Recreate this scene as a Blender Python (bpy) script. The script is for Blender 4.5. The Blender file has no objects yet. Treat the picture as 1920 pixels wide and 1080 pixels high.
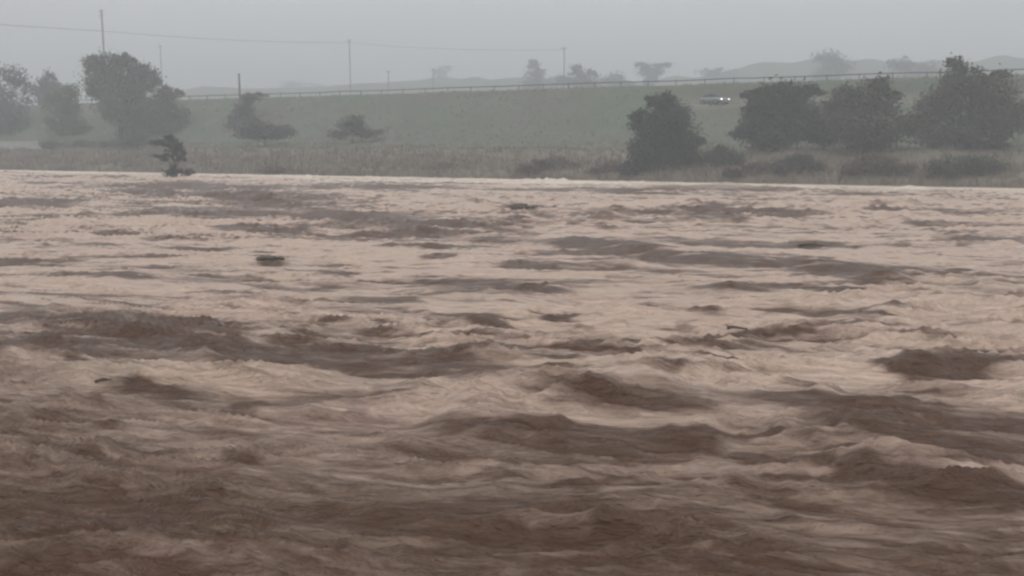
import bpy, bmesh, math, random
import numpy as np
from mathutils import Vector, Matrix

random.seed(7)
rng = np.random.default_rng(11)
S = bpy.context.scene
COL = S.collection

# ------------------------------------------------------------------ camera
F = 1844.0            # focal length in photo pixels (1920 wide)
HOR = 265.0           # horizon row in the photo
CAM_Z = 4.0
PITCH = math.atan((540 - HOR) / F)
cam_d = bpy.data.cameras.new('camera')
cam = bpy.data.objects.new('camera', cam_d)
COL.objects.link(cam)
cam.location = (0, 0, CAM_Z)
cam.rotation_euler = (math.pi / 2 - PITCH, 0, 0)
cam_d.sensor_width = 36.0
cam_d.lens = 36.0 * F / 1920
cam_d.clip_start = 0.1
cam_d.clip_end = 5000
S.camera = cam

# ------------------------------------------------------------------ sky, sun, exposure
SUN_EL, SUN_AZ = math.radians(55), math.radians(200)
w = bpy.data.worlds.new('World')
S.world = w
w.use_nodes = True
nt = w.node_tree
nt.nodes.clear()
sky = nt.nodes.new('ShaderNodeTexSky')
sky.sky_type = 'NISHITA'
sky.sun_disc = False
sky.sun_elevation = SUN_EL
sky.sun_rotation = SUN_AZ
sky.dust_density = 4.0
hsv = nt.nodes.new('ShaderNodeHueSaturation')
hsv.inputs['Saturation'].default_value = 0.12
mixs = nt.nodes.new('ShaderNodeMix')
mixs.data_type = 'RGBA'
mixs.inputs['Factor'].default_value = 0.88
mixs.inputs[7].default_value = (5.55, 5.72, 5.8, 1)      # even overcast cloud
bg = nt.nodes.new('ShaderNodeBackground')
bg.inputs['Strength'].default_value = 0.1
wo = nt.nodes.new('ShaderNodeOutputWorld')
nt.links.new(sky.outputs[0], hsv.inputs['Color'])
nt.links.new(hsv.outputs[0], mixs.inputs[6])
# overcast luminance law: the cloud is three times as bright overhead as at the horizon
wtc = nt.nodes.new('ShaderNodeTexCoord'); wsx = nt.nodes.new('ShaderNodeSeparateXYZ')
wmr = nt.nodes.new('ShaderNodeMapRange')
wmr.inputs['To Min'].default_value = 1.0; wmr.inputs['To Max'].default_value = 3.0
wvm = nt.nodes.new('ShaderNodeVectorMath'); wvm.operation = 'SCALE'
nt.links.new(wtc.outputs['Generated'], wsx.inputs[0]); nt.links.new(wsx.outputs['Z'], wmr.inputs['Value'])
wno = nt.nodes.new('ShaderNodeTexNoise'); wno.inputs['Scale'].default_value = 2.2; wno.inputs['Detail'].default_value = 4
wmp = nt.nodes.new('ShaderNodeMapping'); wmp.inputs['Scale'].default_value = (1.0, 1.0, 3.5)
wm1 = nt.nodes.new('ShaderNodeMapRange'); wm1.inputs['To Min'].default_value = 0.86; wm1.inputs['To Max'].default_value = 1.14
wmu = nt.nodes.new('ShaderNodeMath'); wmu.operation = 'MULTIPLY'
nt.links.new(wtc.outputs['Generated'], wmp.inputs['Vector']); nt.links.new(wmp.outputs[0], wno.inputs['Vector'])
nt.links.new(wno.outputs['Fac'], wm1.inputs['Value'])
nt.links.new(wmr.outputs[0], wmu.inputs[0]); nt.links.new(wm1.outputs[0], wmu.inputs[1])
nt.links.new(mixs.outputs[2], wvm.inputs[0]); nt.links.new(wmu.outputs[0], wvm.inputs['Scale'])
nt.links.new(wvm.outputs[0], bg.inputs['Color'])
nt.links.new(bg.outputs[0], wo.inputs[0])

sd = bpy.data.lights.new('sun', 'SUN')
sd.energy = 0.5
sd.angle = math.radians(25)
sd.color = (1.0, 0.97, 0.93)
sun = bpy.data.objects.new('sun', sd)
COL.objects.link(sun)
sv = Vector((math.sin(SUN_AZ) * math.cos(SUN_EL), math.cos(SUN_AZ) * math.cos(SUN_EL), math.sin(SUN_EL)))
sun.rotation_euler = sv.to_track_quat('Z', 'Y').to_euler()

S.view_settings.view_transform = 'Standard'
S.view_settings.look = 'None'
S.view_settings.gamma = 1.0
S.view_settings.exposure = 0.0
S.view_settings.use_curve_mapping = False
S.render.engine = 'CYCLES'
S.cycles.use_denoising = True
S.cycles.max_bounces = 6
S.cycles.diffuse_bounces = 2
S.cycles.glossy_bounces = 2
S.cycles.transmission_bounces = 2
S.cycles.volume_bounces = 1
S.cycles.filter_width = 2.5

# ------------------------------------------------------------------ frames of reference
cp, sp_ = math.cos(PITCH), math.sin(PITCH)

def ray(px, py):
    a, b = (px - 960) / F, (540 - py) / F
    return Vector((a, cp + b * sp_, -sp_ + b * cp))

def ground(px, py, z=0.0):
    d = ray(px, py)
    t = (z - CAM_Z) / d.z
    return Vector((d.x * t, d.y * t, z))

def at(px, py, Y):
    d = ray(px, py)
    t = Y / d.y
    return Vector((d.x * t, Y, CAM_Z + d.z * t))

A0, A1 = ground(0, 318), ground(1560, 346)
E = (A1 - A0).normalized()                 # along the far bank, left to right
N = Vector((-E.y, E.x, 0))                 # away from the camera
if N.y < 0:
    N = -N
O = ground(960, 335.5)
ANG = math.atan2(E.y, E.x)
VC = -N.dot(O)                             # v of the camera

def uv_of(x, y):
    dx, dy = x - O.x, y - O.y
    return dx * E.x + dy * E.y, dx * N.x + dy * N.y

def xy_of(u, v):
    return O.x + u * E.x + v * N.x, O.y + u * E.y + v * N.y

def depth(px, v):                          # depth of the point on column px at bank distance v
    a = (px - 960) / F
    return (v - VC) / (N.x * a + N.y)

def bankframe(o):
    o.location = (O.x, O.y, 0)
    o.rotation_euler = (0, 0, ANG)

# ------------------------------------------------------------------ noise
PERM = rng.permutation(256)
PERM = np.concatenate([PERM, PERM, PERM])
GA = rng.random(256) * 2 * math.pi
GX, GY = np.cos(GA), np.sin(GA)

def pn(x, y):
    x = np.asarray(x, dtype=np.float64); y = np.asarray(y, dtype=np.float64)
    xi, yi = np.floor(x).astype(np.int64), np.floor(y).astype(np.int64)
    xf, yf = x - xi, y - yi
    xi &= 255; yi &= 255
    def g(ix, iy, fx, fy):
        h = PERM[PERM[ix & 255] + (iy & 255)]
        return GX[h] * fx + GY[h] * fy
    sx = xf * xf * xf * (xf * (xf * 6 - 15) + 10)
    sy = yf * yf * yf * (yf * (yf * 6 - 15) + 10)
    a = g(xi, yi, xf, yf); b = g(xi + 1, yi, xf - 1, yf)
    c = g(xi, yi + 1, xf, yf - 1); d = g(xi + 1, yi + 1, xf - 1, yf - 1)
    return ((a + (b - a) * sx) + ((c + (d - c) * sx) - (a + (b - a) * sx)) * sy) * 1.5

def smooth(a, b, x):
    t = np.clip((x - a) / (b - a), 0, 1)
    return t * t * (3 - 2 * t)

# ------------------------------------------------------------------ terrain
UCAR, VCAR, ZCAR = 0, 0, 0
_Yc = depth(1340, 33.0)
_pc = at(1340, 191, _Yc)
UCAR, VCAR = uv_of(_pc.x, _pc.y)
ZCAR = _pc.z - 0.35

PV = np.array([-400, VC - 14, VC - 0.8, VC + 0.8, VC + 3.4, VC + 9, -12, -2.2, 0.0, 1.3, 4, 11, 19, 23, 27, 33, 36.8, 37.6, 42, 52, 62, 120, 1400.0])
PZ = np.array([3.4,   2.9,     2.4,      2.1,      -0.4,    -2.6, -2.6, -0.7, 0.0, 0.75, 1.4, 2.7, 3.5, 4.0, 5.6, 9.2, 11.4, 11.6, 11.6, 8.0, 4.0, 3.0, 3.0])

def terrain(u, v):
    u = np.asarray(u, float); v = np.asarray(v, float)
    z = np.interp(v, PV, PZ)
    k = smooth(24, 37, v) * (1 - smooth(50, 62, v))
    z = z + k * 0.0055 * np.clip(u, -150, 150)
    rough = smooth(-0.5, 6, v) * (1 - 0.75 * smooth(36, 37.5, v) * (1 - smooth(42, 44, v)))
    z = z + rough * (0.30 * pn(u / 9.0, v / 5.0) + 0.14 * pn(u / 2.7, v / 2.1))
    z = z + 0.34 * pn(u / 9.0 + 40, v / 40.0) * np.exp(-((v - 0.4) / 2.2) ** 2)
    # dirt bench for the access track
    b = smooth(30.2, 31.8, v) * (1 - smooth(34.6, 35.8, v)) * smooth(UCAR - 9, UCAR - 4, u)
    z = z * (1 - b) + (ZCAR + 0.03 * pn(u, v)) * b
    # hills in the haze
    x, y = O.x + u * E.x + v * N.x, O.y + u * E.y + v * N.y
    far = smooth(120, 330, v)
    z = z + far * ((20 + 3 * pn(x / 22.0, y / 60.0)) * np.exp(-((x - 260) / 150) ** 2 - ((y - 430) / 90) ** 2)
                   + (30 + 4 * pn(x / 70.0, y / 300.0) + 2.5 * pn(x / 14.0, y / 40.0)) * np.exp(-((y - 480 - 0.1 * x) / 80) ** 2) * (1 - smooth(330, 520, np.abs(x - 40)))
                   + 3.0 * pn(u / 60.0, v / 60.0))
    return z

def tz(x, y):
    u, v = uv_of(x, y)
    return float(terrain(u, v))

# ------------------------------------------------------------------ mesh helpers
def link(name, me, mat=None, parent=None):
    o = bpy.data.objects.new(name, me)
    COL.objects.link(o)
    if mat is not None and me is not None and not me.materials:
        me.materials.append(mat)
    if parent is not None:
        o.parent = parent
    return o

def np_mesh(name, verts, faces, smooth_=False):
    """verts (n,3), faces (m,k) with k constant"""
    verts = np.ascontiguousarray(verts, dtype=np.float32)
    faces = np.ascontiguousarray(faces, dtype=np.int32)
    m, k = faces.shape
    me = bpy.data.meshes.new(name)
    me.vertices.add(len(verts)); me.vertices.foreach_set('co', verts.ravel())
    me.loops.add(m * k); me.loops.foreach_set('vertex_index', faces.ravel())
    me.polygons.add(m)
    me.polygons.foreach_set('loop_start', np.arange(0, m * k, k, dtype=np.int32))
    me.polygons.foreach_set('use_smooth', np.full(m, smooth_, dtype=bool))
    me.update(calc_edges=True)
    return me

def point_attr(me, name, vals):
    a = me.attributes.new(name, 'FLOAT', 'POINT')
    a.data.foreach_set('value', np.ascontiguousarray(vals, dtype=np.float32))

def grid_faces(nr, nc):
    i = np.arange(nr - 1)[:, None] * nc + np.arange(nc - 1)[None, :]
    return np.stack([i, i + 1, i + nc + 1, i + nc], -1).reshape(-1, 4)

def tube_bm(bm, pts, radii, seg=6, cap=True):
    rings = []
    n = len(pts)
    for i, p in enumerate(pts):
        a = pts[max(i - 1, 0)]; b = pts[min(i + 1, n - 1)]
        d = (Vector(b) - Vector(a)).normalized()
        side = d.cross(Vector((0, 0, 1)))
        if side.length < 0.05:
            side = d.cross(Vector((0, 1, 0)))
        side.normalize(); up = side.cross(d)
        rings.append([bm.verts.new(Vector(p) + (side * math.cos(t) + up * math.sin(t)) * radii[i])
                      for t in [2 * math.pi * k / seg for k in range(seg)]])
    for r0, r1 in zip(rings, rings[1:]):
        for k in range(seg):
            f = bm.faces.new((r0[k], r0[(k + 1) % seg], r1[(k + 1) % seg], r1[k])); f.smooth = True
    if cap:
        bm.faces.new(rings[0][::-1]); bm.faces.new(rings[-1])

def box_bm(bm, c, s, rz=0.0):
    m = Matrix.Translation(Vector(c)) @ Matrix.Rotation(rz, 4, 'Z') @ Matrix.Diagonal((s[0], s[1], s[2], 1))
    return bmesh.ops.create_cube(bm, size=1.0, matrix=m)['verts']

def bm_obj(name, bm, mat, parent=None):
    me = bpy.data.meshes.new(name)
    bm.normal_update()
    bm.to_mesh(me); bm.free()
    return link(name, me, mat, parent)

def empty(name, loc, label, cat, group=None, rz=0.0):
    o = bpy.data.objects.new(name, None)
    o.empty_display_size = 0.3
    COL.objects.link(o)
    o.location = loc; o.rotation_euler = (0, 0, rz)
    o['label'] = label; o['category'] = cat
    if group:
        o['group'] = group
    return o

# ------------------------------------------------------------------ materials
def new_mat(name):
    m = bpy.data.materials.new(name); m.use_nodes = True
    n = m.node_tree.nodes
    return m, n, m.node_tree.links, n['Principled BSDF']

def plain(name, col, rough=0.8, var=0.25, scale=3.0, metallic=0.0, bump=0.0):
    m, n, l, p = new_mat(name)
    tc = n.new('ShaderNodeTexCoord')
    no = n.new('ShaderNodeTexNoise'); no.inputs['Scale'].default_value = scale; no.inputs['Detail'].default_value = 6
    mx = n.new('ShaderNodeMix'); mx.data_type = 'RGBA'
    mx.inputs[6].default_value = (*[c * (1 - var) for c in col], 1)
    mx.inputs[7].default_value = (*[min(1, c * (1 + var)) for c in col], 1)
    l.new(tc.outputs['Object'], no.inputs['Vector'])
    l.new(no.outputs['Fac'], mx.inputs['Factor'])
    l.new(mx.outputs[2], p.inputs['Base Color'])
    p.inputs['Roughness'].default_value = rough
    p.inputs['Metallic'].default_value = metallic
    if bump:
        b = n.new('ShaderNodeBump'); b.inputs['Strength'].default_value = bump
        l.new(no.outputs['Fac'], b.inputs['Height']); l.new(b.outputs[0], p.inputs['Normal'])
    return m

def leaf_mat(name, dark, light):
    m, n, l, p = new_mat(name)
    at_ = n.new('ShaderNodeAttribute'); at_.attribute_name = 'tint'
    mx = n.new('ShaderNodeMix'); mx.data_type = 'RGBA'
    mx.inputs[6].default_value = (*dark, 1); mx.inputs[7].default_value = (*light, 1)
    l.new(at_.outputs['Fac'], mx.inputs['Factor'])
    l.new(mx.outputs[2], p.inputs['Base Color'])
    p.inputs['Roughness'].default_value = 0.6
    p.inputs['Specular IOR Level'].default_value = 0.25
    tr = n.new('ShaderNodeBsdfTranslucent')
    l.new(mx.outputs[2], tr.inputs['Color'])
    ms = n.new('ShaderNodeMixShader'); ms.inputs[0].default_value = 0.2
    out = n['Material Output']
    l.new(p.outputs[0], ms.inputs[1]); l.new(tr.outputs[0], ms.inputs[2]); l.new(ms.outputs[0], out.inputs['Surface'])
    return m

L_faint = leaf_mat('leaf_faint', (0.088, 0.088, 0.076), (0.140, 0.132, 0.114))
M_bark = plain('bark', (0.07, 0.055, 0.045), 0.9, 0.35, 4.0, bump=0.4)
M_deadwood = plain('dead_wood', (0.085, 0.062, 0.045), 0.85, 0.4, 6.0, bump=0.5)
M_conc = plain('weathered_concrete', (0.36, 0.35, 0.33), 0.85, 0.25, 1.2, bump=0.15)
M_pole = plain('pole_wood', (0.10, 0.09, 0.08), 0.85, 0.3, 5.0)
M_steel = plain('tarnished_steel', (0.045, 0.048, 0.048), 0.6, 0.2, 3.0)
M_cable = plain('cable_black', (0.03, 0.03, 0.032), 0.6, 0.1, 3.0)
M_ceramic = plain('insulator_ceramic', (0.25, 0.2, 0.17), 0.3, 0.1, 3.0)
L_dark = leaf_mat('leaf_dark', (0.016, 0.026, 0.015), (0.042, 0.058, 0.036))
L_mid = leaf_mat('leaf_mid', (0.046, 0.053, 0.036), (0.098, 0.110, 0.074))
L_olive = leaf_mat('leaf_olive', (0.072, 0.082, 0.064), (0.125, 0.138, 0.106))
L_grey = leaf_mat('leaf_haze_grey', (0.075, 0.082, 0.080), (0.120, 0.128, 0.122))  # grey of the haze painted into the leaf colour
L_pale = leaf_mat('leaf_pale', (0.070, 0.085, 0.045), (0.125, 0.145, 0.080))
L_brown = leaf_mat('leaf_brown', (0.080, 0.060, 0.048), (0.150, 0.118, 0.095))
L_grass = leaf_mat('grass_blades', (0.070, 0.082, 0.060), (0.145, 0.152, 0.108))
L_reed = leaf_mat('dry_reed_blades', (0.140, 0.114, 0.084), (0.235, 0.192, 0.148))

# ------------------------------------------------------------------ ground sheet
us = np.unique(np.concatenate([np.linspace(-1050, -200, 45), np.arange(-200, 160, 1.6), np.linspace(160, 1050, 45)]))
vs = np.unique(np.concatenate([np.linspace(-380, VC - 4, 14), np.arange(VC - 4, VC + 10, 0.7), np.linspace(VC + 10, -6, 24),
                               np.arange(-6, 64, 0.6), np.linspace(64, 330, 55), np.linspace(330, 1050, 45)]))
U, V = np.meshgrid(us, vs)
Zt = terrain(U, V)
gm = np_mesh('ground', np.stack([U, V, Zt], -1).reshape(-1, 3), grid_faces(len(vs), len(us)), True)
nz = pn(U / 11, V / 5) + 0.5 * pn(U / 3.1, V / 1.9)
dry = smooth(24, 10, V + 7 * nz) if False else 1 - smooth(11, 24, V + 6 * nz)
mud = (1 - smooth(-0.2, 1.0, V + 0.8 * nz))
trk = smooth(30.4, 31.6, V) * (1 - smooth(34.6, 35.6, V)) * smooth(UCAR - 9, UCAR - 4, U)
point_attr(gm, 'dry', dry.ravel()); point_attr(gm, 'mud', mud.ravel()); point_attr(gm, 'trk', trk.ravel())
Mg, n, l, p = new_mat('bank_ground')
def attr(n, nm):
    a = n.new('ShaderNodeAttribute'); a.attribute_name = nm; return a.outputs['Fac']
def mixc(n, l, fac, a, b):
    m_ = n.new('ShaderNodeMix'); m_.data_type = 'RGBA'
    for s, x in ((m_.inputs['Factor'], fac), (m_.inputs[6], a), (m_.inputs[7], b)):
        if isinstance(x, tuple): s.default_value = (*x, 1)
        elif isinstance(x, float): s.default_value = x
        else: l.new(x, s)
    return m_.outputs[2]
tc = n.new('ShaderNodeTexCoord')
n1 = n.new('ShaderNodeTexNoise'); n1.inputs['Scale'].default_value = 0.35; n1.inputs['Detail'].default_value = 8
n2 = n.new('ShaderNodeTexNoise'); n2.inputs['Scale'].default_value = 2.2; n2.inputs['Detail'].default_value = 6
l.new(tc.outputs['Object'], n1.inputs['Vector']); l.new(tc.outputs['Object'], n2.inputs['Vector'])
n3 = n.new('ShaderNodeTexNoise'); n3.inputs['Scale'].default_value = 0.07; n3.inputs['Detail'].default_value = 5
l.new(tc.outputs['Object'], n3.inputs['Vector'])
pr = n.new('ShaderNodeMapRange'); pr.inputs['From Min'].default_value = 0.42; pr.inputs['From Max'].default_value = 0.62
l.new(n3.outputs['Fac'], pr.inputs['Value'])
g0 = mixc(n, l, n1.outputs['Fac'], (0.066, 0.086, 0.060), (0.120, 0.138, 0.098))
gb = mixc(n, l, n1.outputs['Fac'], (0.080, 0.080, 0.066), (0.140, 0.132, 0.108))
g1 = mixc(n, l, pr.outputs[0], g0, gb)
d1 = mixc(n, l, n2.outputs['Fac'], (0.115, 0.100, 0.076), (0.172, 0.150, 0.116))
c1 = mixc(n, l, attr(n, 'dry'), g1, d1)
c2 = mixc(n, l, attr(n, 'mud'), c1, (0.125, 0.085, 0.065))
c3 = mixc(n, l, attr(n, 'trk'), c2, (0.17, 0.155, 0.135))
l.new(c3, p.inputs['Base Color']); p.inputs['Roughness'].default_value = 0.95
p.inputs['Specular IOR Level'].default_value = 0.15
bb = n.new('ShaderNodeBump'); bb.inputs['Strength'].default_value = 0.5; bb.inputs['Distance'].default_value = 0.3
l.new(n2.outputs['Fac'], bb.inputs['Height']); l.new(bb.outputs[0], p.inputs['Normal'])
go = link('ground', gm, Mg); bankframe(go); go['kind'] = 'structure'

# ------------------------------------------------------------------ the flood water
RIDGES = [  # (crest line in photo pixels, height of its dark face in photo pixels)
    ([(-60, 585), (60, 590), (160, 602), (300, 636), (420, 668), (520, 694), (640, 705), (800, 716), (950, 714), (1050, 728)], 34),
    ([(150, 625), (230, 632), (330, 628)], 15),
    ([(230, 598), (350, 612), (480, 634)], 18),
    ([(470, 640), (600, 650), (720, 660), (820, 672)], 14),
    ([(830, 655), (900, 662), (960, 674), (1050, 692), (1120, 700)], 26),
    ([(930, 742), (1000, 756), (1100, 765), (1240, 772), (1330, 778), (1450, 780), (1540, 795), (1650, 828), (1780, 856), (1960, 890)], 38),
    ([(760, 800), (850, 815), (920, 822), (1010, 818), (1090, 835), (1180, 845), (1300, 842), (1390, 848)], 46),
    ([(1385, 856), (1430, 882), (1490, 892), (1580, 893)], 22),
    ([(1570, 888), (1650, 912), (1750, 925), (1840, 945), (1960, 972)], 50),
    ([(1620, 716), (1690, 712), (1770, 702), (1880, 696), (2040, 690)], 36),
    ([(1770, 818), (1850, 812), (1980, 826)], 36),
    ([(990, 468), (1100, 462), (1180, 472), (1260, 488), (1400, 492), (1520, 500), (1640, 522), (1760, 540)], 30),
    ([(1120, 540), (1220, 548), (1330, 550), (1480, 540), (1640, 560), (1760, 570)], 15),
    ([(1190, 582), (1330, 592), (1480, 590), (1600, 600), (1740, 618)], 16),
    ([(240, 395), (340, 402), (460, 404), (600, 402), (740, 418), (880, 425), (1020, 436)], 22),
    ([(200, 345), (320, 350), (430, 356), (540, 384), (600, 400)], 20),
    ([(540, 356), (640, 350), (760, 352), (880, 358)], 13),
    ([(990, 362), (1080, 356), (1200, 358), (1380, 356), (1580, 362)], 11),
    ([(1080, 425), (1160, 412), (1290, 400), (1350, 412), (1480, 404), (1620, 414)], 18),
    ([(-40, 376), (60, 380), (180, 390)], 11),
    ([(390, 432), (520, 438), (640, 436)], 9),
    ([(640, 440), (720, 444), (840, 436)], 18),
    ([(160, 526), (230, 524), (290, 530)], 13), ([(470, 490), (510, 490), (550, 496)], 13),
    ([(-40, 494), (30, 492), (60, 496)], 11), ([(570, 512), (630, 512), (690, 518)], 10),
    ([(690, 470), (780, 464), (860, 474)], 10), ([(850, 608), (900, 606), (960, 622)], 13),
    ([(1480, 465), (1530, 458), (1580, 464)], 10),
    ([(400, 858), (440, 864), (500, 868)], 13), ([(850, 695), (880, 690), (930, 692)], 10),
    ([(490, 712), (540, 716), (590, 712)], 20), ([(220, 735), (300, 752), (400, 768)], 12),
    ([(160, 808), (190, 806), (230, 810)], 12), ([(430, 775), (470, 778), (510, 776)], 16),
    ([(640, 790), (675, 792), (700, 790)], 18), ([(750, 838), (780, 836), (810, 842)], 15),
    ([(-40, 980), (60, 982), (140, 984)], 16), ([(340, 936), (390, 940), (430, 942)], 14),
    ([(1030, 915), (1090, 922), (1140, 930)], 14), ([(1100, 1005), (1160, 1002), (1220, 1010)], 22),
    ([(560, 985), (620, 990), (680, 992)], 14), ([(740, 985), (780, 988), (830, 992)], 14),
    ([(1430, 664), (1500, 666), (1640, 672)], 8), ([(300, 468), (380, 470), (470, 476)], 9),
    ([(150, 440), (210, 440), (270, 446)], 9), ([(960, 398), (980, 392), (1010, 400)], 26),
    ([(1310, 382), (1330, 398), (1370, 430)], 22), ([(1180, 720), (1230, 718), (1300, 730)], 14),
    ([(40, 655), (150, 668), (200, 676)], 16), ([(120, 700), (160, 706), (220, 700)], 18),
    ([(1100, 595), (1050, 600), (1000, 604)], 9), ([(880, 490), (820, 488), (760, 492)], 8),
]

FA = math.radians(15)                       # the surface streams run at a small angle to the bank
def stream(u, v):
    return u * math.cos(FA) + v * math.sin(FA), -u * math.sin(FA) + v * math.cos(FA)

def water_height(x, y):
    u, v = uv_of(x, y)
    s, c = stream(u, v)
    wu = s + 1.6 * pn(s / 13.0, c / 6.0) + 0.6 * pn(s / 4.0 + 9, c / 2.0)
    wv = c + 0.8 * pn(s / 10.0 + 31, c / 5.0) + 0.22 * pn(s / 2.5 + 3, c / 1.3)
    patch = 0.65 + 0.75 * smooth(-0.5, 0.6, pn(s / 36.0 + 5, c / 17.0))
    edge = 1 - smooth(-9.0, -0.6, v)
    near = smooth(VC + 2.0, VC + 8, v)
    sh = lambda q: np.clip(q, -0.4, 1) * np.abs(np.clip(q, -0.4, 1)) ** 0.5
    rd = lambda a, b: sh(1 - 2 * np.abs(pn(a, b)))
    p2 = 0.35 + 1.1 * smooth(-0.35, 0.55, pn(wu / 9.0 + 2, wv / 3.6 + 8))
    p3 = 0.3 + 1.2 * smooth(-0.3, 0.6, pn(wu / 4.0 + 12, wv / 1.6 + 3))
    p4 = 0.3 + 1.2 * smooth(-0.3, 0.6, pn(wu / 1.9 + 5, wv / 0.8 + 13))
    h = edge * (0.35 + 0.65 * near) * patch * (
        0.15 * pn(wu / 13.0, wv / 4.6) + 0.11 * rd(wu / 7.5 + 17, wv / 2.3) * p2 + 0.115 * rd(wu / 3.0 + 71, wv / 0.95) * p3
        + 0.078 * rd(wu / 1.25 + 23, wv / 0.42) * p4 + 0.034 * rd(wu / 0.55 + 11, wv / 0.20) * p3) + 0.02 * pn(s / 3.0, c / 1.4)
    face_shade = np.zeros_like(h)  # mask for the shade painted on the wave faces
    for pts, hp in RIDGES:
        hp = min(hp, 0.13 * (pts[-1][0] - pts[0][0])) if pts[-1][0] > pts[0][0] else hp
        P = np.array([ground(a, b)[:2] for a, b in pts])
        hs = np.array([hp / F * q[1] for q in P])
        lo, hi = P.min(0), P.max(0)
        ym = P[:, 1].mean()
        pad = 4 + 0.9 * hp * hi[1] ** 2 / (F * CAM_Z)
        idx = np.nonzero((x > lo[0] - 4) & (x < hi[0] + 4) & (y > lo[1] - pad) & (y < hi[1] + pad))
        if len(idx[0]) == 0:
            continue
        X, Y = x[idx], y[idx]
        uu, vv = s[idx], c[idx]
        am = float(hs.mean())
        bw_ = 0.5 * hp * ym ** 2 / (F * CAM_Z)              # half width of the dark band painted as wave-face shade
        Y = Y + bw_ * (0.35 * pn(uu / (2.5 * bw_ + 1.5) + 50, vv / (1.5 * bw_ + 1) + hp) + 0.28 * pn(uu / (0.8 * bw_ + 0.4), vv / (0.4 * bw_ + 0.2) + hp))
        best = np.full(X.shape, 1e9); sd_ = np.zeros_like(X); along = np.zeros_like(X); amp = np.zeros_like(X)
        seg_l = np.linalg.norm(np.diff(P, axis=0), axis=1); tot = seg_l.sum(); acc = 0
        for k in range(len(P) - 1):
            a, b = P[k], P[k + 1]; d = b - a; L = seg_l[k]
            tt = np.clip(((X - a[0]) * d[0] + (Y - a[1]) * d[1]) / (L * L), 0, 1)
            qx, qy = a[0] + tt * d[0], a[1] + tt * d[1]
            dist = np.hypot(X - qx, Y - qy)
            mk = dist < best
            best = np.where(mk, dist, best); sd_ = np.where(mk, np.where(Y > qy, dist, -dist), sd_)
            along = np.where(mk, (acc + tt * L) / tot, along)
            amp = np.where(mk, hs[k] + tt * (hs[k + 1] - hs[k]), amp)
            acc += L
        tp = 0.3 if hp < 20 else 0.12
        taper = smooth(0, tp, along) * smooth(0, tp, 1 - along)
        brk = np.clip(0.9 + 0.7 * pn(uu / (6 * am + 0.8) + 3 * hp, vv / (4 * am + 0.6) + 8), 0.7 if hp >= 28 else 0.2, 1.4)
        A = (0.40 if hp > 24 else 0.28) * amp * taper * brk
        wn = 1.15 * amp + 0.06; wf = 2.6 * amp + 0.15
        t_ = sd_ - 0.5 * bw_ * 0
        prof = np.where(t_ < 0, np.exp(-(t_ / wn) ** 2), np.exp(-(t_ / wf) ** 2))
        h[idx] += A * prof
        face_shade[idx] = np.maximum(face_shade[idx], taper * np.clip(brk, 0, 1) * np.exp(-((sd_ + 0.15 * bw_) / (0.72 * bw_ + 0.04)) ** 2))
    return h, face_shade

NR, NRF, NC = 800, 40, 940
rr = np.concatenate([4.2 * (175 / 4.2) ** (np.arange(NR) / (NR - 1)), np.linspace(175, 640, NRF + 1)[1:]])
th = np.concatenate([np.radians(np.linspace(-78, -31, 90)[:-1]), np.radians(np.linspace(-31, 31, NC)), np.radians(np.linspace(31, 78, 90)[1:])])
R_, T_ = np.meshgrid(rr, th, indexing='ij')
X_, Y_ = R_ * np.sin(T_), R_ * np.cos(T_)
U_, V_ = uv_of(X_, Y_)
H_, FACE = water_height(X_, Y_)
H_ = np.where(V_ > 2, np.minimum(H_, 0.05), H_)
fc = grid_faces(*X_.shape)
vmin = V_.ravel()[fc].min(1); vmax = V_.ravel()[fc].max(1)
fc = fc[(vmin < 3.5) & (vmax > VC + 1.5)]
used = np.unique(fc); remap = np.full(X_.size, -1); remap[used] = np.arange(len(used))
S_, C_ = stream(U_, V_)
verts = np.stack([S_.ravel(), C_.ravel(), H_.ravel()], -1)[used]
wm = np_mesh('river', verts, remap[fc], True)
# foam and silt: streaks drawn out along the flow, thickest on the broken crests and along the far margin; wave-face shade and a near fade painted in
wu = S_ + 2.0 * pn(S_ / 15.0, C_ / 7.0); wv = C_ + 1.2 * pn(S_ / 11.0 + 31, C_ / 5.0)
st = (0.45 * pn(wu / 22.0 + 7, wv / 4.4) + 0.40 * pn(wu / 8.0, wv / 1.5 + 4) + 0.34 * pn(wu / 3.0 + 2, wv / 0.55) + 0.25 * pn(wu / 1.2, wv / 0.24)
      + 0.12 * pn(wu / 0.5, wv / 0.11))
spk = smooth(0.18, 0.5, pn(wu / 3.2 + 40, wv / 0.7 + 9)) * 0.6 + smooth(0.2, 0.5, pn(wu / 1.3 + 60, wv / 0.26 + 19)) * 0.5 + smooth(0.2, 0.5, pn(wu / 9.0 + 60, wv / 2.2 + 19)) * 0.6
foam_shade = 0.95 + 1.0 * st + 0.9 * np.clip(H_, -0.4, 0.4) - 1.0 * spk - FACE * (1.4 + 0.75 * pn(wu / 5.0 + 3, wv / 0.8 + 2) + 0.8 * pn(wu / 2.0 + 13, wv / 0.32 + 7))  # last term paints the shade of the wave faces into the colour
foam_shade = foam_shade + 1.3 * np.exp(-((V_ + 2.6) / 3.4) ** 2) * (0.75 + 0.6 * pn(U_ / 14, V_ / 3))
foam_shade = foam_shade * (0.22 + 0.78 * smooth(VC + 6.5, VC + 19, V_))  # painted darkening towards the near bank, imitating a fade
point_attr(wm, 'foam_shade', np.clip(foam_shade, 0, 1).ravel()[used])
crm = smooth(-17, -6, V_ + 7 * pn(S_ / 30.0, C_ / 9.0) + 3.5 * pn(S_ / 8.0, C_ / 2.5)) * (1 - smooth(0.2, 1.5, V_))
point_attr(wm, 'margin', crm.ravel()[used])
Mw, n, l, p = new_mat('muddy_water')
tc = n.new('ShaderNodeTexCoord')
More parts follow.
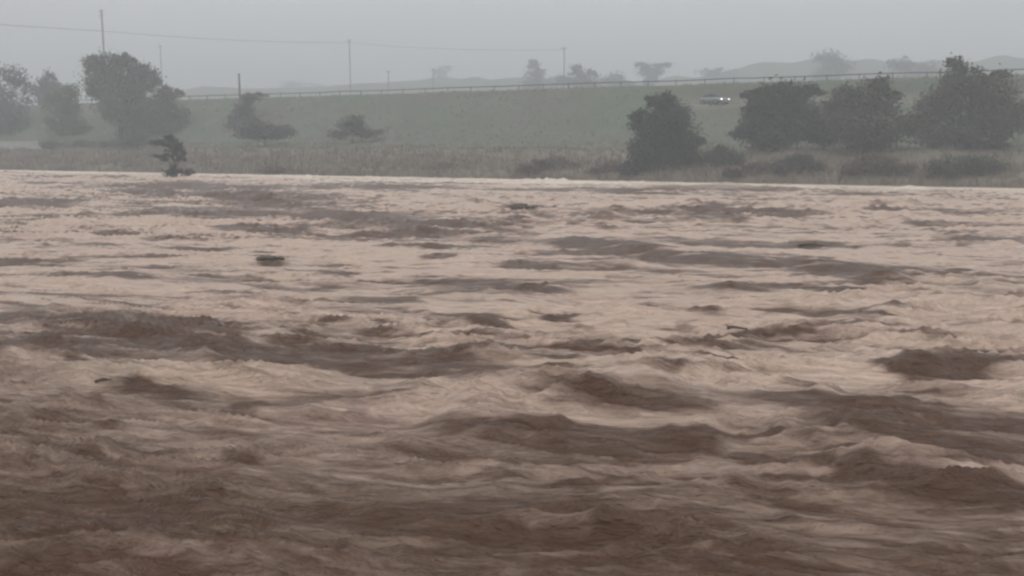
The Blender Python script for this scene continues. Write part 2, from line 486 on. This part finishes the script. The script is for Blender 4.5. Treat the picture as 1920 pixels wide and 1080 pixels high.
mp = n.new('ShaderNodeMapping'); mp.inputs['Scale'].default_value = (0.9, 4.0, 2.0)
l.new(tc.outputs['Object'], mp.inputs['Vector'])
na = n.new('ShaderNodeTexNoise'); na.inputs['Scale'].default_value = 1.6; na.inputs['Detail'].default_value = 9; na.inputs['Roughness'].default_value = 0.62
na.inputs['Distortion'].default_value = 0.6
l.new(mp.outputs[0], na.inputs['Vector'])
mp2 = n.new('ShaderNodeMapping'); mp2.inputs['Scale'].default_value = (0.16, 0.6, 1.0)
l.new(tc.outputs['Object'], mp2.inputs['Vector'])
nb = n.new('ShaderNodeTexNoise'); nb.inputs['Scale'].default_value = 1.0; nb.inputs['Detail'].default_value = 5
l.new(mp2.outputs[0], nb.inputs['Vector'])
def math_(op, a, b):
    m_ = n.new('ShaderNodeMath'); m_.operation = op
    for s, x in zip(m_.inputs, (a, b)):
        if isinstance(x, float): s.default_value = x
        else: l.new(x, s)
    return m_.outputs[0]
fz = math_('ADD', attr(n, 'foam_shade'), math_('MULTIPLY', math_('SUBTRACT', na.outputs['Fac'], 0.5), 1.1))
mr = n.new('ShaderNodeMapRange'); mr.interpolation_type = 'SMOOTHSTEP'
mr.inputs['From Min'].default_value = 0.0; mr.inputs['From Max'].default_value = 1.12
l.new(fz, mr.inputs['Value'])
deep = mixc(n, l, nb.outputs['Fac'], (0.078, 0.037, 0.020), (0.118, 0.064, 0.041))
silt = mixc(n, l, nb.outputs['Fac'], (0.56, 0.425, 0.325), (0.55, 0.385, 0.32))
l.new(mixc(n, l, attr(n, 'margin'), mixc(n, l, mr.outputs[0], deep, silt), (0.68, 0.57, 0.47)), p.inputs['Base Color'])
ro = n.new('ShaderNodeMapRange'); ro.inputs['To Min'].default_value = 0.16; ro.inputs['To Max'].default_value = 0.32
l.new(mr.outputs[0], ro.inputs['Value']); l.new(ro.outputs[0], p.inputs['Roughness'])
p.inputs['IOR'].default_value = 1.33
p.inputs['Specular IOR Level'].default_value = 0.33
bw = n.new('ShaderNodeBump'); bw.inputs['Strength'].default_value = 1.0; bw.inputs['Distance'].default_value = 0.2
mp3 = n.new('ShaderNodeMapping'); mp3.inputs['Scale'].default_value = (2.6, 9.0, 4.0)
l.new(tc.outputs['Object'], mp3.inputs['Vector'])
nf = n.new('ShaderNodeTexNoise'); nf.inputs['Scale'].default_value = 1.7; nf.inputs['Detail'].default_value = 6; nf.inputs['Distortion'].default_value = 0.8
l.new(mp3.outputs[0], nf.inputs['Vector'])
bf = n.new('ShaderNodeBump'); bf.inputs['Strength'].default_value = 0.9; bf.inputs['Distance'].default_value = 0.08
l.new(nf.outputs['Fac'], bf.inputs['Height']); l.new(bf.outputs[0], bw.inputs['Normal'])
l.new(na.outputs['Fac'], bw.inputs['Height']); l.new(bw.outputs[0], p.inputs['Normal'])
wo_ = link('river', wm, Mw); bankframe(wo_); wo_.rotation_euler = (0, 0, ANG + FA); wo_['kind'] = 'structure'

# ------------------------------------------------------------------ air
hb = bmesh.new()
box_bm(hb, (0, 420, 24.0), (3300, 3300, 56.0))
Mh = bpy.data.materials.new('air_haze'); Mh.use_nodes = True
hn = Mh.node_tree.nodes; hn.remove(hn['Principled BSDF'])
vol = hn.new('ShaderNodeVolumePrincipled')
vol.inputs['Color'].default_value = (0.68, 0.70, 0.725, 1)
vol.inputs['Density'].default_value = 0.0029
vol.inputs['Anisotropy'].default_value = 0.0
Mh.node_tree.links.new(vol.outputs[0], hn['Material Output'].inputs['Volume'])
hz = bm_obj('haze', hb, Mh); hz['kind'] = 'stuff'

# ------------------------------------------------------------------ grass on the bank
def blades(name, mat, n_, vfun, hmin, hmax, per, wid):
    u = rng.uniform(-135, 105, n_); v = vfun(n_)
    z = terrain(u, v)
    tot = n_ * per
    uu = np.repeat(u, per) + rng.normal(0, 0.18, tot); vv = np.repeat(v, per) + rng.normal(0, 0.18, tot)
    zz = np.repeat(z, per) - 0.08
    hh = rng.uniform(hmin, hmax, tot) * np.repeat(rng.uniform(0.6, 1.3, n_), per)
    a = rng.uniform(0, 2 * math.pi, tot); lean = rng.uniform(0.05, 0.5, tot) * hh
    dx, dy = np.cos(a), np.sin(a); ww = wid * hh
    b0 = np.stack([uu - dy * ww, vv + dx * ww, zz], -1); b1 = np.stack([uu + dy * ww, vv - dx * ww, zz], -1)
    mid = np.stack([uu + dx * lean * 0.45, vv + dy * lean * 0.45, zz + hh * 0.65], -1)
    tip = np.stack([uu + dx * lean, vv + dy * lean, zz + hh], -1)
    m0 = mid + (b0 - np.stack([uu, vv, zz], -1)) * 0.7
    vs_ = np.stack([b0, b1, mid, tip, m0], 1).reshape(-1, 3)
    base = np.arange(tot)[:, None] * 5
    f = np.concatenate([base + np.array([[0, 1, 2]]), base + np.array([[0, 2, 4]]), base + np.array([[4, 2, 3]])])
    me = np_mesh(name, vs_, f)
    point_attr(me, 'tint', np.repeat(np.clip(0.5 + 0.5 * pn(uu / 8, vv / 3) + rng.normal(0, 0.2, tot), 0, 1), 5))
    o = link(name, me, mat); bankframe(o); o['kind'] = 'stuff'
    return o
blades('embankment_grass', L_grass, 20000, lambda k: rng.uniform(13, 38, k), 0.12, 0.38, 5, 0.12)
blades('dry_reeds', L_reed, 12000, lambda k: np.abs(rng.normal(0, 7, k)) - 0.6, 0.3, 0.85, 5, 0.08)

# ------------------------------------------------------------------ trees and bushes
def leaves_mesh(blobs, n_leaf, size):
    """blobs: (centre, rx, ry, rz) in metres -> clumps of small leaf faces"""
    vol_ = np.array([b[1] * b[2] * b[3] for b in blobs]) ** 0.75
    cnt = np.maximum((vol_ / vol_.sum() * n_leaf).astype(int), 12)
    cs, tn = [], []
    for (c, rx, ry, rz), k in zip(blobs, cnt):
        nsub = max(7, int(k / 60))
        d = rng.normal(size=(nsub, 3)); d /= np.linalg.norm(d, axis=1)[:, None]
        sc_ = d * (rng.random((nsub, 1)) ** 0.45) * np.array([rx, ry, rz]) * 0.86 + np.array(c)
        which = rng.integers(0, nsub, k)
        sr = 0.30 * np.array([rx, ry, rz]) * rng.uniform(0.6, 1.3, (nsub, 1))
        off = rng.normal(size=(k, 3)) * 0.72 * sr[which]
        cs.append(sc_[which] + off)
        tn.append(np.clip(rng.uniform(0.15, 0.85, nsub)[which] + rng.normal(0, 0.15, k), 0, 1))
    c = np.concatenate(cs); t = np.concatenate(tn); k = len(c)
    nrm = rng.normal(size=(k, 3)); nrm[:, 2] += 0.5; nrm /= np.linalg.norm(nrm, axis=1)[:, None]
    a = np.cross(nrm, rng.normal(size=(k, 3))); a /= np.linalg.norm(a, axis=1)[:, None]
    b = np.cross(nrm, a)
    s = size * rng.uniform(0.6, 1.4, (k, 1))
    v_ = np.stack([c - a * s, c - b * s * 0.45 - nrm * s * 0.1, c + a * s, c + b * s * 0.45 - nrm * s * 0.1], 1).reshape(-1, 3)
    me = np_mesh('crown', v_, np.arange(k * 4).reshape(k, 4))
    point_attr(me, 'tint', np.repeat(t, 4))
    return me

def plant(name, label, cat, base_px, v, blobs_px, mat, n_leaf, leaf, group=None, trunk_r=0.16, base=None, lean=None, barkm=None):
    """blobs_px: (px, py, rx, ry) outline of the crown's clumps as photo pixels at the plant's own distance"""
    Y = depth(base_px, v) if base is None else base.y
    q = at(base_px, 300, Y)
    gx, gy = q.x, q.y
    gz = tz(gx, gy) - 0.05 if base is None else base.z
    root = empty(name, (gx, gy, gz), label, cat, group)
    k = Y / F
    bl = []
    for (bx, by, rx, ry) in blobs_px:
        c = at(bx, by, Y) - Vector((gx, gy, gz))
        dep = 0.5 * (rx + ry) * k
        c.y += random.uniform(-0.45, 0.45) * dep
        bl.append((tuple(c), rx * k, max(dep, 0.3), ry * k))
    cr = link('crown', leaves_mesh(bl, int(n_leaf * 1.7), leaf * 1.05), mat, root)
    bm = bmesh.new()
    top = max(b[0][2] for b in bl)
    cx = float(np.mean([b[0][0] for b in bl])); cy = float(np.mean([b[0][1] for b in bl]))
    spine = []
    for i in range(6):
        t = i / 5
        spine.append(Vector((cx * t ** 1.3 + 0.12 * math.sin(5 * t + gx), cy * t, -0.3 + (top * 0.85 + 0.3) * t)))
    tube_bm(bm, spine, [trunk_r * (1.25 - 0.95 * i / 5) for i in range(6)], 7)
    for (c, rx, ry, rz) in bl:
        c = Vector(c)
        j = min(3, max(1, int(4 * max(0.1, c.z - rz) / max(top, 0.1))))
        s_ = spine[j]
        if (c - s_).length > 0.3:
            mid = (s_ + c) * 0.5 + Vector((random.uniform(-.2, .2), random.uniform(-.2, .2), 0.15)) * (c - s_).length * 0.4
            tube_bm(bm, [s_, mid, c], [trunk_r * 0.45, trunk_r * 0.3, trunk_r * 0.12], 5)
            for q_ in range(3):
                e = c + Vector((random.uniform(-1, 1) * rx, random.uniform(-1, 1) * ry, random.uniform(-.4, 1) * rz)) * 0.8
                tube_bm(bm, [c, (c + e) * 0.5 + Vector((0, 0, 0.05 * rz)), e], [trunk_r * 0.13, trunk_r * 0.09, trunk_r * 0.03], 4)
    bm_obj('trunk', bm, barkm or M_bark, root)
    return root

plant('tree', 'broad rounded grey-green tree beside the pale concrete wall', 'tree', 5, 27,
      [(-40, 168, 55, 45), (20, 150, 34, 32), (-60, 215, 60, 45), (25, 195, 38, 40), (-5, 225, 60, 38), (50, 175, 16, 20), (35, 240, 35, 22)], L_grey, 6500, 0.26, None, 0.3)
plant('tree', 'small hazy round tree between the grey-green tree and the tallest tree', 'tree', 92, 52,
      [(92, 143, 13, 13), (84, 165, 22, 17), (104, 170, 20, 16), (90, 190, 30, 20)], L_grey, 2200, 0.3, None, 0.2)
plant('shrub', 'pale green loose shrub left of the tallest tree on the embankment', 'shrub', 122, 25,
      [(130, 172, 26, 18), (108, 198, 28, 24), (140, 205, 24, 26), (110, 235, 32, 22), (145, 240, 26, 20)], L_pale, 4200, 0.2, None, 0.12)
plant('tree', 'tallest tree with a broad uneven olive crown beside the tall pole', 'tree', 228, 22,
      [(182, 122, 26, 20), (222, 116, 34, 18), (200, 150, 42, 30), (262, 134, 26, 18), (248, 165, 46, 30), (288, 150, 20, 16), (232, 105, 10, 9), (245, 112, 12, 9),
       (218, 200, 38, 30), (262, 200, 38, 30), (240, 232, 40, 24), (176, 165, 18, 20), (168, 130, 10, 12)], L_olive, 11000, 0.23, None, 0.34)
plant('shrub', 'light green shrub under the right edge of the tallest tree', 'shrub', 312, 27,
      [(318, 176, 28, 15), (300, 202, 34, 26), (338, 172, 12, 9), (330, 215, 26, 22), (305, 235, 36, 18)], L_pale, 4200, 0.2, None, 0.13)
plant('bush', 'dark leaning bush at the foot of the short dark pole', 'bush', 452, 29,
      [(487, 180, 17, 8), (466, 186, 17, 11), (452, 205, 22, 18), (446, 232, 26, 20), (470, 215, 16, 14)], L_faint, 3600, 0.19, None, 0.1)
plant('bush', 'wide reddish brown bush right of the short dark pole', 'bush', 500, 17,
      [(488, 238, 38, 16), (528, 244, 36, 13), (462, 248, 30, 12), (505, 252, 46, 10)], L_faint, 3600, 0.17, None, 0.07)
plant('bush', 'rounded brown bush alone at mid embankment', 'bush', 662, 20,
      [(660, 238, 30, 17), (690, 250, 30, 11), (640, 252, 24, 10), (668, 222, 16, 9)], L_faint, 2800, 0.17, None, 0.07)
plant('bush', 'low olive hedge-like bush in front of the pale shrub', 'bush', 150, 13,
      [(100, 272, 28, 7), (150, 272, 34, 8), (205, 273, 34, 8)], L_mid, 2600, 0.15, None, 0.06)
plant('bush', 'low green bush on the lower bank below the tallest tree', 'bush', 262, 14,
      [(245, 266, 30, 9), (285, 268, 26, 7), (262, 258, 20, 8)], L_mid, 2200, 0.15, None, 0.06)

# the small tree standing in the flood
tb = ground(332, 337); tb.z = -0.5
plant('flooded_tree', 'small ragged dark tree standing in the flood water', 'tree', 332, 0,
      [(312, 268, 26, 8), (322, 282, 20, 11), (302, 292, 17, 5), (336, 272, 12, 9), (338, 296, 9, 10), (328, 316, 12, 9), (348, 322, 15, 9), (296, 266, 12, 5), (316, 258, 12, 5), (344, 284, 8, 8), (310, 300, 10, 5), (318, 326, 14, 7)], L_dark, 2000, 0.13, None, 0.13, base=tb)

plant('tree', 'dense darkest green tree standing at the water edge', 'tree', 1243, 3.0,
      [(1246, 200, 30, 24), (1212, 226, 32, 24), (1262, 226, 40, 32), (1234, 262, 50, 36), (1284, 268, 36, 26), (1208, 284, 32, 28), (1246, 302, 50, 26),
       (1192, 216, 14, 14), (1250, 180, 13, 10), (1184, 316, 30, 14), (1290, 304, 36, 24), (1322, 316, 24, 14), (1225, 190, 16, 12), (1308, 262, 14, 12)], L_dark, 15000, 0.16, None, 0.22)
plant('tree', 'large dark spreading tree right of the headlights', 'tree', 1452, 13,
      [(1430, 186, 34, 24), (1478, 188, 50, 34), (1440, 222, 48, 26), (1402, 232, 22, 17), (1505, 226, 50, 36), (1452, 256, 52, 26), (1410, 205, 18, 14), (1440, 166, 22, 12), (1384, 252, 20, 14), (1520, 172, 26, 14), (1556, 214, 30, 24), (1395, 176, 14, 9), (1545, 250, 40, 24)], L_dark, 13000, 0.2, None, 0.28)
plant('tree', 'rounded dark tree next right of the spreading tree', 'tree', 1622, 12,
      [(1600, 190, 46, 32), (1650, 205, 48, 36), (1610, 236, 60, 32), (1575, 220, 34, 28), (1640, 262, 60, 26), (1652, 160, 26, 16), (1700, 232, 34, 20), (1676, 182, 22, 14), (1585, 172, 16, 10)], L_mid, 11000, 0.2, None, 0.26)
plant('tree', 'tall olive tree at the far right end of the bank', 'tree', 1815, 16,
      [(1800, 160, 46, 34), (1850, 180, 52, 38), (1770, 205, 52, 36), (1835, 230, 70, 38), (1790, 130, 26, 20), (1890, 220, 44, 36), (1868, 140, 24, 14), (1736, 224, 24, 20), (1760, 262, 50, 22), (1850, 270, 50, 20)], L_mid, 11000, 0.2, None, 0.3)

def low(label, px, v, blobs, mat, nn, leaf=0.14, nm='bush'):
    return plant(nm, label, nm, px, v, blobs, mat, nn, leaf, None, 0.05)
low('low reddish brown bush at the water edge left of the darkest tree', 1030, 2.5, [(1000, 312, 34, 12), (1040, 306, 34, 14), (1080, 316, 30, 11), (1020, 324, 50, 8)], L_brown, 3800)
low('small brown bush touching the left foot of the darkest tree', 1140, 2.2, [(1125, 322, 26, 9), (1155, 318, 24, 11)], L_brown, 2200)
low('green bush between the darkest tree and the spreading tree', 1345, 5, [(1330, 300, 32, 16), (1368, 298, 30, 16), (1345, 284, 20, 12)], L_mid, 3200)
low('low brown bush at the water edge under the spreading tree', 1400, 2.0, [(1385, 324, 36, 12), (1425, 320, 36, 14)], L_brown, 3000)
low('olive bush at the water edge right of the low brown bush', 1500, 2.4, [(1480, 312, 34, 16), (1520, 316, 34, 15), (1500, 298, 24, 12)], L_mid, 3600)
low('brown bush at the water edge in front of the rounded dark tree', 1650, 2.4, [(1620, 316, 40, 14), (1670, 314, 40, 16), (1640, 300, 26, 12)], L_brown, 3400)
low('wide green bush at the water edge furthest right', 1800, 2.6, [(1770, 312, 46, 18), (1825, 310, 46, 20), (1870, 320, 40, 15)], L_mid, 3800)
low('tuft of yellow-brown scrub at the water edge left of the flooded tree', 165, 1.6, [(140, 314, 34, 6), (190, 316, 36, 6)], L_reed, 1600, 0.12)
low('straggling brown scrub at the water edge right of the flooded tree', 560, 1.8, [(520, 318, 40, 6), (580, 320, 44, 6), (620, 322, 30, 5)], L_brown, 2000, 0.12)
low('olive scrub on the lower bank below the lone brown bush', 860, 3.5, [(830, 312, 40, 8), (885, 316, 40, 8)], L_reed, 2200, 0.12)

GF = 'misty trees beyond the embankment'
def far(label, px, v, blobs, nn=1700, leaf=0.42):
    return plant('misty_tree', label, 'tree', px, v * 1.5, blobs, L_grey, nn, leaf, GF, 0.25)
far('misty tree with a narrow upright crown beyond the embankment', 1003, 170, [(1000, 122, 15, 12), (1006, 145, 20, 16), (995, 162, 26, 12)])
far('misty rounded tree left of the flat-topped misty tree', 1088, 150, [(1082, 136, 22, 12), (1106, 143, 22, 12), (1060, 150, 20, 10), (1090, 158, 40, 12)])
far('misty broad flat-topped tree behind the darkest tree', 1222, 190, [(1205, 122, 18, 8), (1238, 122, 20, 8), (1220, 134, 28, 12), (1222, 152, 18, 14)])
far('faintest misty tree in the middle of the embankment skyline', 832, 300, [(832, 134, 18, 12), (826, 152, 26, 16), (850, 160, 24, 12)], 1400, 0.55)
far('low misty tree between the upright and the rounded misty trees', 1042, 210, [(1040, 150, 20, 12), (1030, 162, 24, 10)], 1200)
far('low misty tree just left of the darkest tree top', 1158, 180, [(1150, 150, 24, 12), (1170, 158, 24, 12)], 1300)
far('misty round tree on the skyline above the headlights', 1345, 240, [(1335, 136, 26, 12), (1365, 144, 28, 14), (1345, 155, 40, 10)], 1500, 0.5)
far('tall misty tree behind the rounded dark tree', 1560, 200, [(1550, 112, 28, 18), (1575, 130, 32, 20), (1545, 145, 34, 20)], 1800, 0.5)
far('misty spreading tree behind the gap before the tall olive tree', 1712, 190, [(1700, 122, 32, 16), (1735, 136, 32, 18), (1705, 150, 40, 18)], 1800, 0.5)
far('faint misty tree behind the short dark pole', 560, 320, [(545, 160, 30, 10), (585, 166, 30, 10)], 1200, 0.55)

# ------------------------------------------------------------------ low wall on the bank
wY0, wY1 = depth(-90, 12.5), depth(98, 12.5)
pa, pb = at(-90, 270, wY0), at(98, 270, wY1)
wlen = (pb - pa).length; wz = min(tz(pa.x, pa.y), tz(pb.x, pb.y)) - 0.3
wr = empty('concrete_wall', ((pa.x + pb.x) / 2, (pa.y + pb.y) / 2, wz), 'low pale concrete wall at the foot of the grey-green tree', 'wall', None, math.atan2(pb.y - pa.y, pb.x - pa.x))
npan = 6
wh = 4.0 + 2 / F * wY1 - wz - 0.25
pan_me = None
for i in range(npan):
    if pan_me is None:
        bm = bmesh.new(); vv_ = box_bm(bm, (0, 0, wh / 2), (wlen / npan - 0.05, 0.22, wh))
        bmesh.ops.bevel(bm, geom=bm.edges[:], offset=0.02, segments=1, affect='EDGES')
        pan_me = bpy.data.meshes.new('wall_panel'); bm.to_mesh(pan_me); bm.free(); pan_me.materials.append(M_conc)
    o = link('wall_panel', pan_me, None, wr); o.location = (-wlen / 2 + (i + .5) * wlen / npan, 0, 0)
bm = bmesh.new(); box_bm(bm, (0, 0, wh + 0.063), (wlen + 0.1, 0.34, 0.12)); bm_obj('coping', bm, M_conc, wr)

# ------------------------------------------------------------------ rail along the crest
rail = empty('crest_rail', (*xy_of(0, 37.9), 0), 'long low dark rail along the top edge of the green embankment', 'rail', None, ANG)
u0, u1 = -125, 100
def rz_(u): return float(terrain(u, 37.9))
bm = bmesh.new()
nseg = 90
for zz, hh, tt in ((0.60, 0.13, 0.04),):
    prev = None
    for i in range(nseg + 1):
        u = u0 + (u1 - u0) * i / nseg; b = rz_(u)
        ring = [bm.verts.new((u, y_, b + z_)) for y_, z_ in ((-tt, zz - hh / 2), (-tt * 0.2, zz), (-tt, zz + hh / 2), (tt, zz + hh / 2), (tt, zz - hh / 2))]
        if prev:
            for k in range(5):
                bm.faces.new((prev[k], prev[(k + 1) % 5], ring[(k + 1) % 5], ring[k]))
        prev = ring
bm_obj('rail_beam', bm, M_steel, rail)
bm = bmesh.new(); box_bm(bm, (0, 0.115, 0.22), (0.09, 0.09, 1.0))
pm = bpy.data.meshes.new('rail_post'); bm.to_mesh(pm); bm.free(); pm.materials.append(M_steel)
for i in range(57):
    u = u0 + 0.5 + i * 3.98
    o = link('rail_post', pm, None, rail); o.location = (u, 0, rz_(u))

# ------------------------------------------------------------------ utility poles
TOPS = {}
def pole(label, px, v, top_y, r=0.16, arm=True, name='utility_pole', group='utility poles in the haze'):
    Y = depth(px, v); q = at(px, top_y, Y)
    gz = tz(q.x, q.y) - 0.2; H = q.z - gz
    root = empty(name, (q.x, q.y, gz), label, 'pole', group, ANG + random.uniform(-0.15, 0.15))
    bm = bmesh.new(); tube_bm(bm, [Vector((0, 0, 0)), Vector((0.02, 0, H * 0.5)), Vector((0, 0, H))], [r * 1.25, r, r * 0.8], 10)
    bm_obj('shaft', bm, M_pole, root)
    if arm:
        for dz in ((0.5, 1.7) if arm == 2 else (0.5,)):
            bm = bmesh.new(); box_bm(bm, (0, -0.22, H - dz), (0.14, 2.2, 0.14), math.pi / 2)
            tube_bm(bm, [Vector((0.05, -0.2, H - dz - 0.6)), Vector((0.8, -0.2, H - dz))], [0.025, 0.025], 5)
            tube_bm(bm, [Vector((-0.05, -0.2, H - dz - 0.6)), Vector((-0.8, -0.2, H - dz))], [0.025, 0.025], 5)
            bm_obj('crossarm', bm, M_pole, root)
            for sx in (-0.95, 0.0, 0.95):
                bm = bmesh.new()
                tube_bm(bm, [Vector((sx, -0.22, H - dz + 0.07 + k * 0.06)) for k in range(5)], [0.03, 0.075, 0.045, 0.075, 0.03], 8)
                bm_obj('insulator', bm, M_ceramic, root)
    else:
        bm = bmesh.new(); tube_bm(bm, [Vector((0, 0, H - 0.02)), Vector((0, 0, H + 0.10)), Vector((0, 0, H + 0.16))], [r * 1.3, r * 1.3, 0.02], 8)
        bm_obj('cap', bm, M_steel, root)
    TOPS[px] = Vector((q.x, q.y, q.z))
    return root
pole('tallest utility pole rising out of the tallest tree', 190, 110, 18, 0.30, 2)
pole('faint utility pole just right of the tallest tree', 300, 180, 84, 0.2, 1)
pole('faint utility pole with a crossarm at mid skyline', 655, 190, 74, 0.2, 1)
pole('short misty utility pole next right of the mid skyline pole', 728, 210, 132, 0.22, 1)
pole('short misty utility pole nearest the faintest misty tree', 812, 230, 128, 0.22, 1)
pole('misty utility pole between the upright and the rounded misty trees', 1058, 200, 88, 0.2, 1)
pole('short dark pole above the leaning bush', 448, 31, 140, 0.17, False, 'short_pole', None)

def cable(label, a, b, sag, r=0.05):
    bm = bmesh.new()
    pts = []
    for i in range(25):
        t = i / 24
        p_ = a.lerp(b, t); pts.append(Vector((p_.x, p_.y, p_.z - 4 * sag * t * (1 - t))) - a)
    tube_bm(bm, pts, [r] * 25, 5)
    o = bm_obj('power_cable', bm, M_cable); o.location = a
    o['label'] = label; o['category'] = 'cable'; o['group'] = 'overhead cables'
    return o
Y190, Y655, Y1058 = depth(190, 110), depth(655, 190), depth(1058, 200)
c190 = at(190, 58, Y190); c655 = at(655, 80, Y655); c1058 = at(1058, 93, Y1058)
cL = c190 + (c190 - c655).normalized() * 60; cL.z = c190.z + 0.3
cable('overhead cable left of the tallest utility pole', cL, c190, 0.5, 0.07)
cable('overhead cable from the tallest pole to the mid skyline pole', c190, c655, 0.9, 0.06)
cable('overhead cable from the mid skyline pole to the misty poles', c655, c1058, 1.0, 0.05)

# ------------------------------------------------------------------ car with its headlights on
cx, cy = xy_of(UCAR, VCAR)
to_cam = math.atan2(-cy, -cx)
car = empty('car', (cx, cy, tz(cx, cy)), 'grey car with both headlights lit on the embankment track', 'car', None, to_cam + math.radians(38))
M_paint = plain('grey_car_paint', (0.16, 0.17, 0.18), 0.3, 0.05, 1.0, 0.3)
M_glass, n, l, p = new_mat('car_glass'); p.inputs['Base Color'].default_value = (0.02, 0.023, 0.025, 1); p.inputs['Roughness'].default_value = 0.35; p.inputs['Specular IOR Level'].default_value = 0.2
M_rub = plain('tyre_rubber', (0.02, 0.02, 0.02), 0.8, 0.2, 6.0)
M_rim = plain('wheel_rim_metal', (0.35, 0.35, 0.36), 0.35, 0.1, 3.0, 0.8)
M_lamp, n, l, p = new_mat('headlight_lit'); p.inputs['Emission Color'].default_value = (1.0, 0.97, 0.92, 1); p.inputs['Emission Strength'].default_value = 2
p.inputs['Base Color'].default_value = (0.8, 0.8, 0.8, 1)
def loft(bm, secs):
    prev = None
    for ring in secs:
        rv = [bm.verts.new(v_) for v_ in ring]
        if prev:
            for k in range(len(rv)):
                f = bm.faces.new((prev[k], prev[(k + 1) % len(rv)], rv[(k + 1) % len(rv)], rv[k])); f.smooth = True
        else:
            bm.faces.new(rv[::-1])
        prev = rv
    bm.faces.new(prev)
def sec(x, zb, zt, hw, tw):
    return [(x, -hw, zb), (x, hw, zb), (x, hw * 1.02, (zb + zt) / 2), (x, tw, zt), (x, -tw, zt), (x, -hw * 1.02, (zb + zt) / 2)]
bm = bmesh.new()
loft(bm, [sec(-2.15, 0.42, 0.85, 0.72, 0.66), sec(-2.05, 0.3, 0.95, 0.82, 0.76), sec(-1.2, 0.25, 0.98, 0.86, 0.8), sec(0.9, 0.25, 0.95, 0.86, 0.78),
          sec(1.7, 0.27, 0.82, 0.84, 0.72), sec(2.1, 0.3, 0.7, 0.78, 0.66), sec(2.2, 0.4, 0.62, 0.68, 0.58)])
bm_obj('body', bm, M_paint, car)
bm = bmesh.new()
loft(bm, [sec(-1.85, 0.955, 0.985, 0.72, 0.7), sec(-1.15, 0.97, 1.4, 0.74, 0.56), sec(-0.2, 0.97, 1.45, 0.75, 0.58), sec(0.2, 0.96, 1.42, 0.74, 0.56), sec(1.05, 0.93, 0.955, 0.7, 0.66)])
bm_obj('cabin_glass', bm, M_glass, car)
bm = bmesh.new()
loft(bm, [sec(-1.2, 1.41, 1.44, 0.57, 0.5), sec(-0.2, 1.455, 1.49, 0.59, 0.52), sec(0.22, 1.43, 1.46, 0.57, 0.5)])
bm_obj('roof', bm, M_paint, car)
for sx, sy in ((1.35, .8), (1.35, -.8), (-1.35, .8), (-1.35, -.8)):
    bm = bmesh.new()
    tube_bm(bm, [Vector((sx, sy - .1, .31)), Vector((sx, sy + .1, .31))], [.31, .31], 18)
    wl = bm_obj('wheel', bm, M_rub, car)
    bm = bmesh.new(); s_ = 1 if sy > 0 else -1
    tube_bm(bm, [Vector((sx, sy + s_ * .08, .31)), Vector((sx, sy + s_ * .115, .31))], [.2, .18], 14)
    bm_obj('rim', bm, M_rim, wl)
for sy in (.58, -.58):
    bm = bmesh.new()
    m4 = Matrix.Translation((2.13, sy, 0.62)) @ Matrix.Diagonal((0.10, 0.15, 0.11, 1))
    bmesh.ops.create_uvsphere(bm, u_segments=14, v_segments=8, radius=1.0, matrix=m4)
    bm_obj('headlight', bm, M_lamp, car)
bm = bmesh.new(); box_bm(bm, (2.2, 0, 0.42), (0.06, 0.5, 0.12)); bm_obj('number_plate', bm, M_conc, car)

# ------------------------------------------------------------------ driftwood riding on the flood
def wz_at(x, y):
    h, _ = water_height(np.array([[x]]), np.array([[y]]))
    return float(h[0, 0])
def stick(name, label, px, py, length, r, rot, twigs, cat, group=None):
    g = ground(px, py); z = wz_at(g.x, g.y)
    bm = bmesh.new()
    d = Vector((math.cos(rot), math.sin(rot), 0))
    pts = [d * (length * (t - 0.5)) + Vector((0, 0, 0.25 * r * math.sin(7 * t) + 0.06 * length * math.sin(3 * t))) for t in np.linspace(0, 1, 8)]
    tube_bm(bm, pts, [r * (1.1 - 0.6 * t) for t in np.linspace(0, 1, 8)], 8)
    for k in range(twigs):
        s = pts[random.randrange(1, 7)]
        e = s + Vector((random.uniform(-.6, .6), random.uniform(-.5, .5), random.uniform(-0.05, .22))) * length * 0.6
        m_ = (s + e) / 2 + Vector((random.uniform(-.05, .05), 0, random.uniform(0, .08))) * length
        tube_bm(bm, [s, m_, e], [r * 0.5, r * 0.35, r * 0.12], 6)
    o = bm_obj(name, bm, M_deadwood)
    o.location = (g.x, g.y, z + r * 0.2)
    o['label'] = label; o['category'] = cat
    if group: o['group'] = group
    return o
GD = 'driftwood carried by the flood'
stick('driftwood', 'dark tangled driftwood snag below the upright misty tree', 982, 398, 1.5, 0.22, 0.2, 12, 'driftwood', GD)
stick('driftwood', 'long dark floating log lying flat near the right bank', 1528, 463, 1.25, 0.07, -0.4, 1, 'driftwood', GD)
stick('driftwood', 'small dark floating stick above the pinkish smooth water', 1382, 624, 0.42, 0.035, -0.4, 2, 'driftwood', GD)
stick('driftwood', 'dark broken branch afloat in the left half of the river', 508, 492, 0.9, 0.09, 0.1, 6, 'driftwood', GD)
stick('driftwood', 'thin forked branch poking up nearest the lower left corner', 198, 738, 0.3, 0.022, 0.5, 7, 'driftwood', GD)
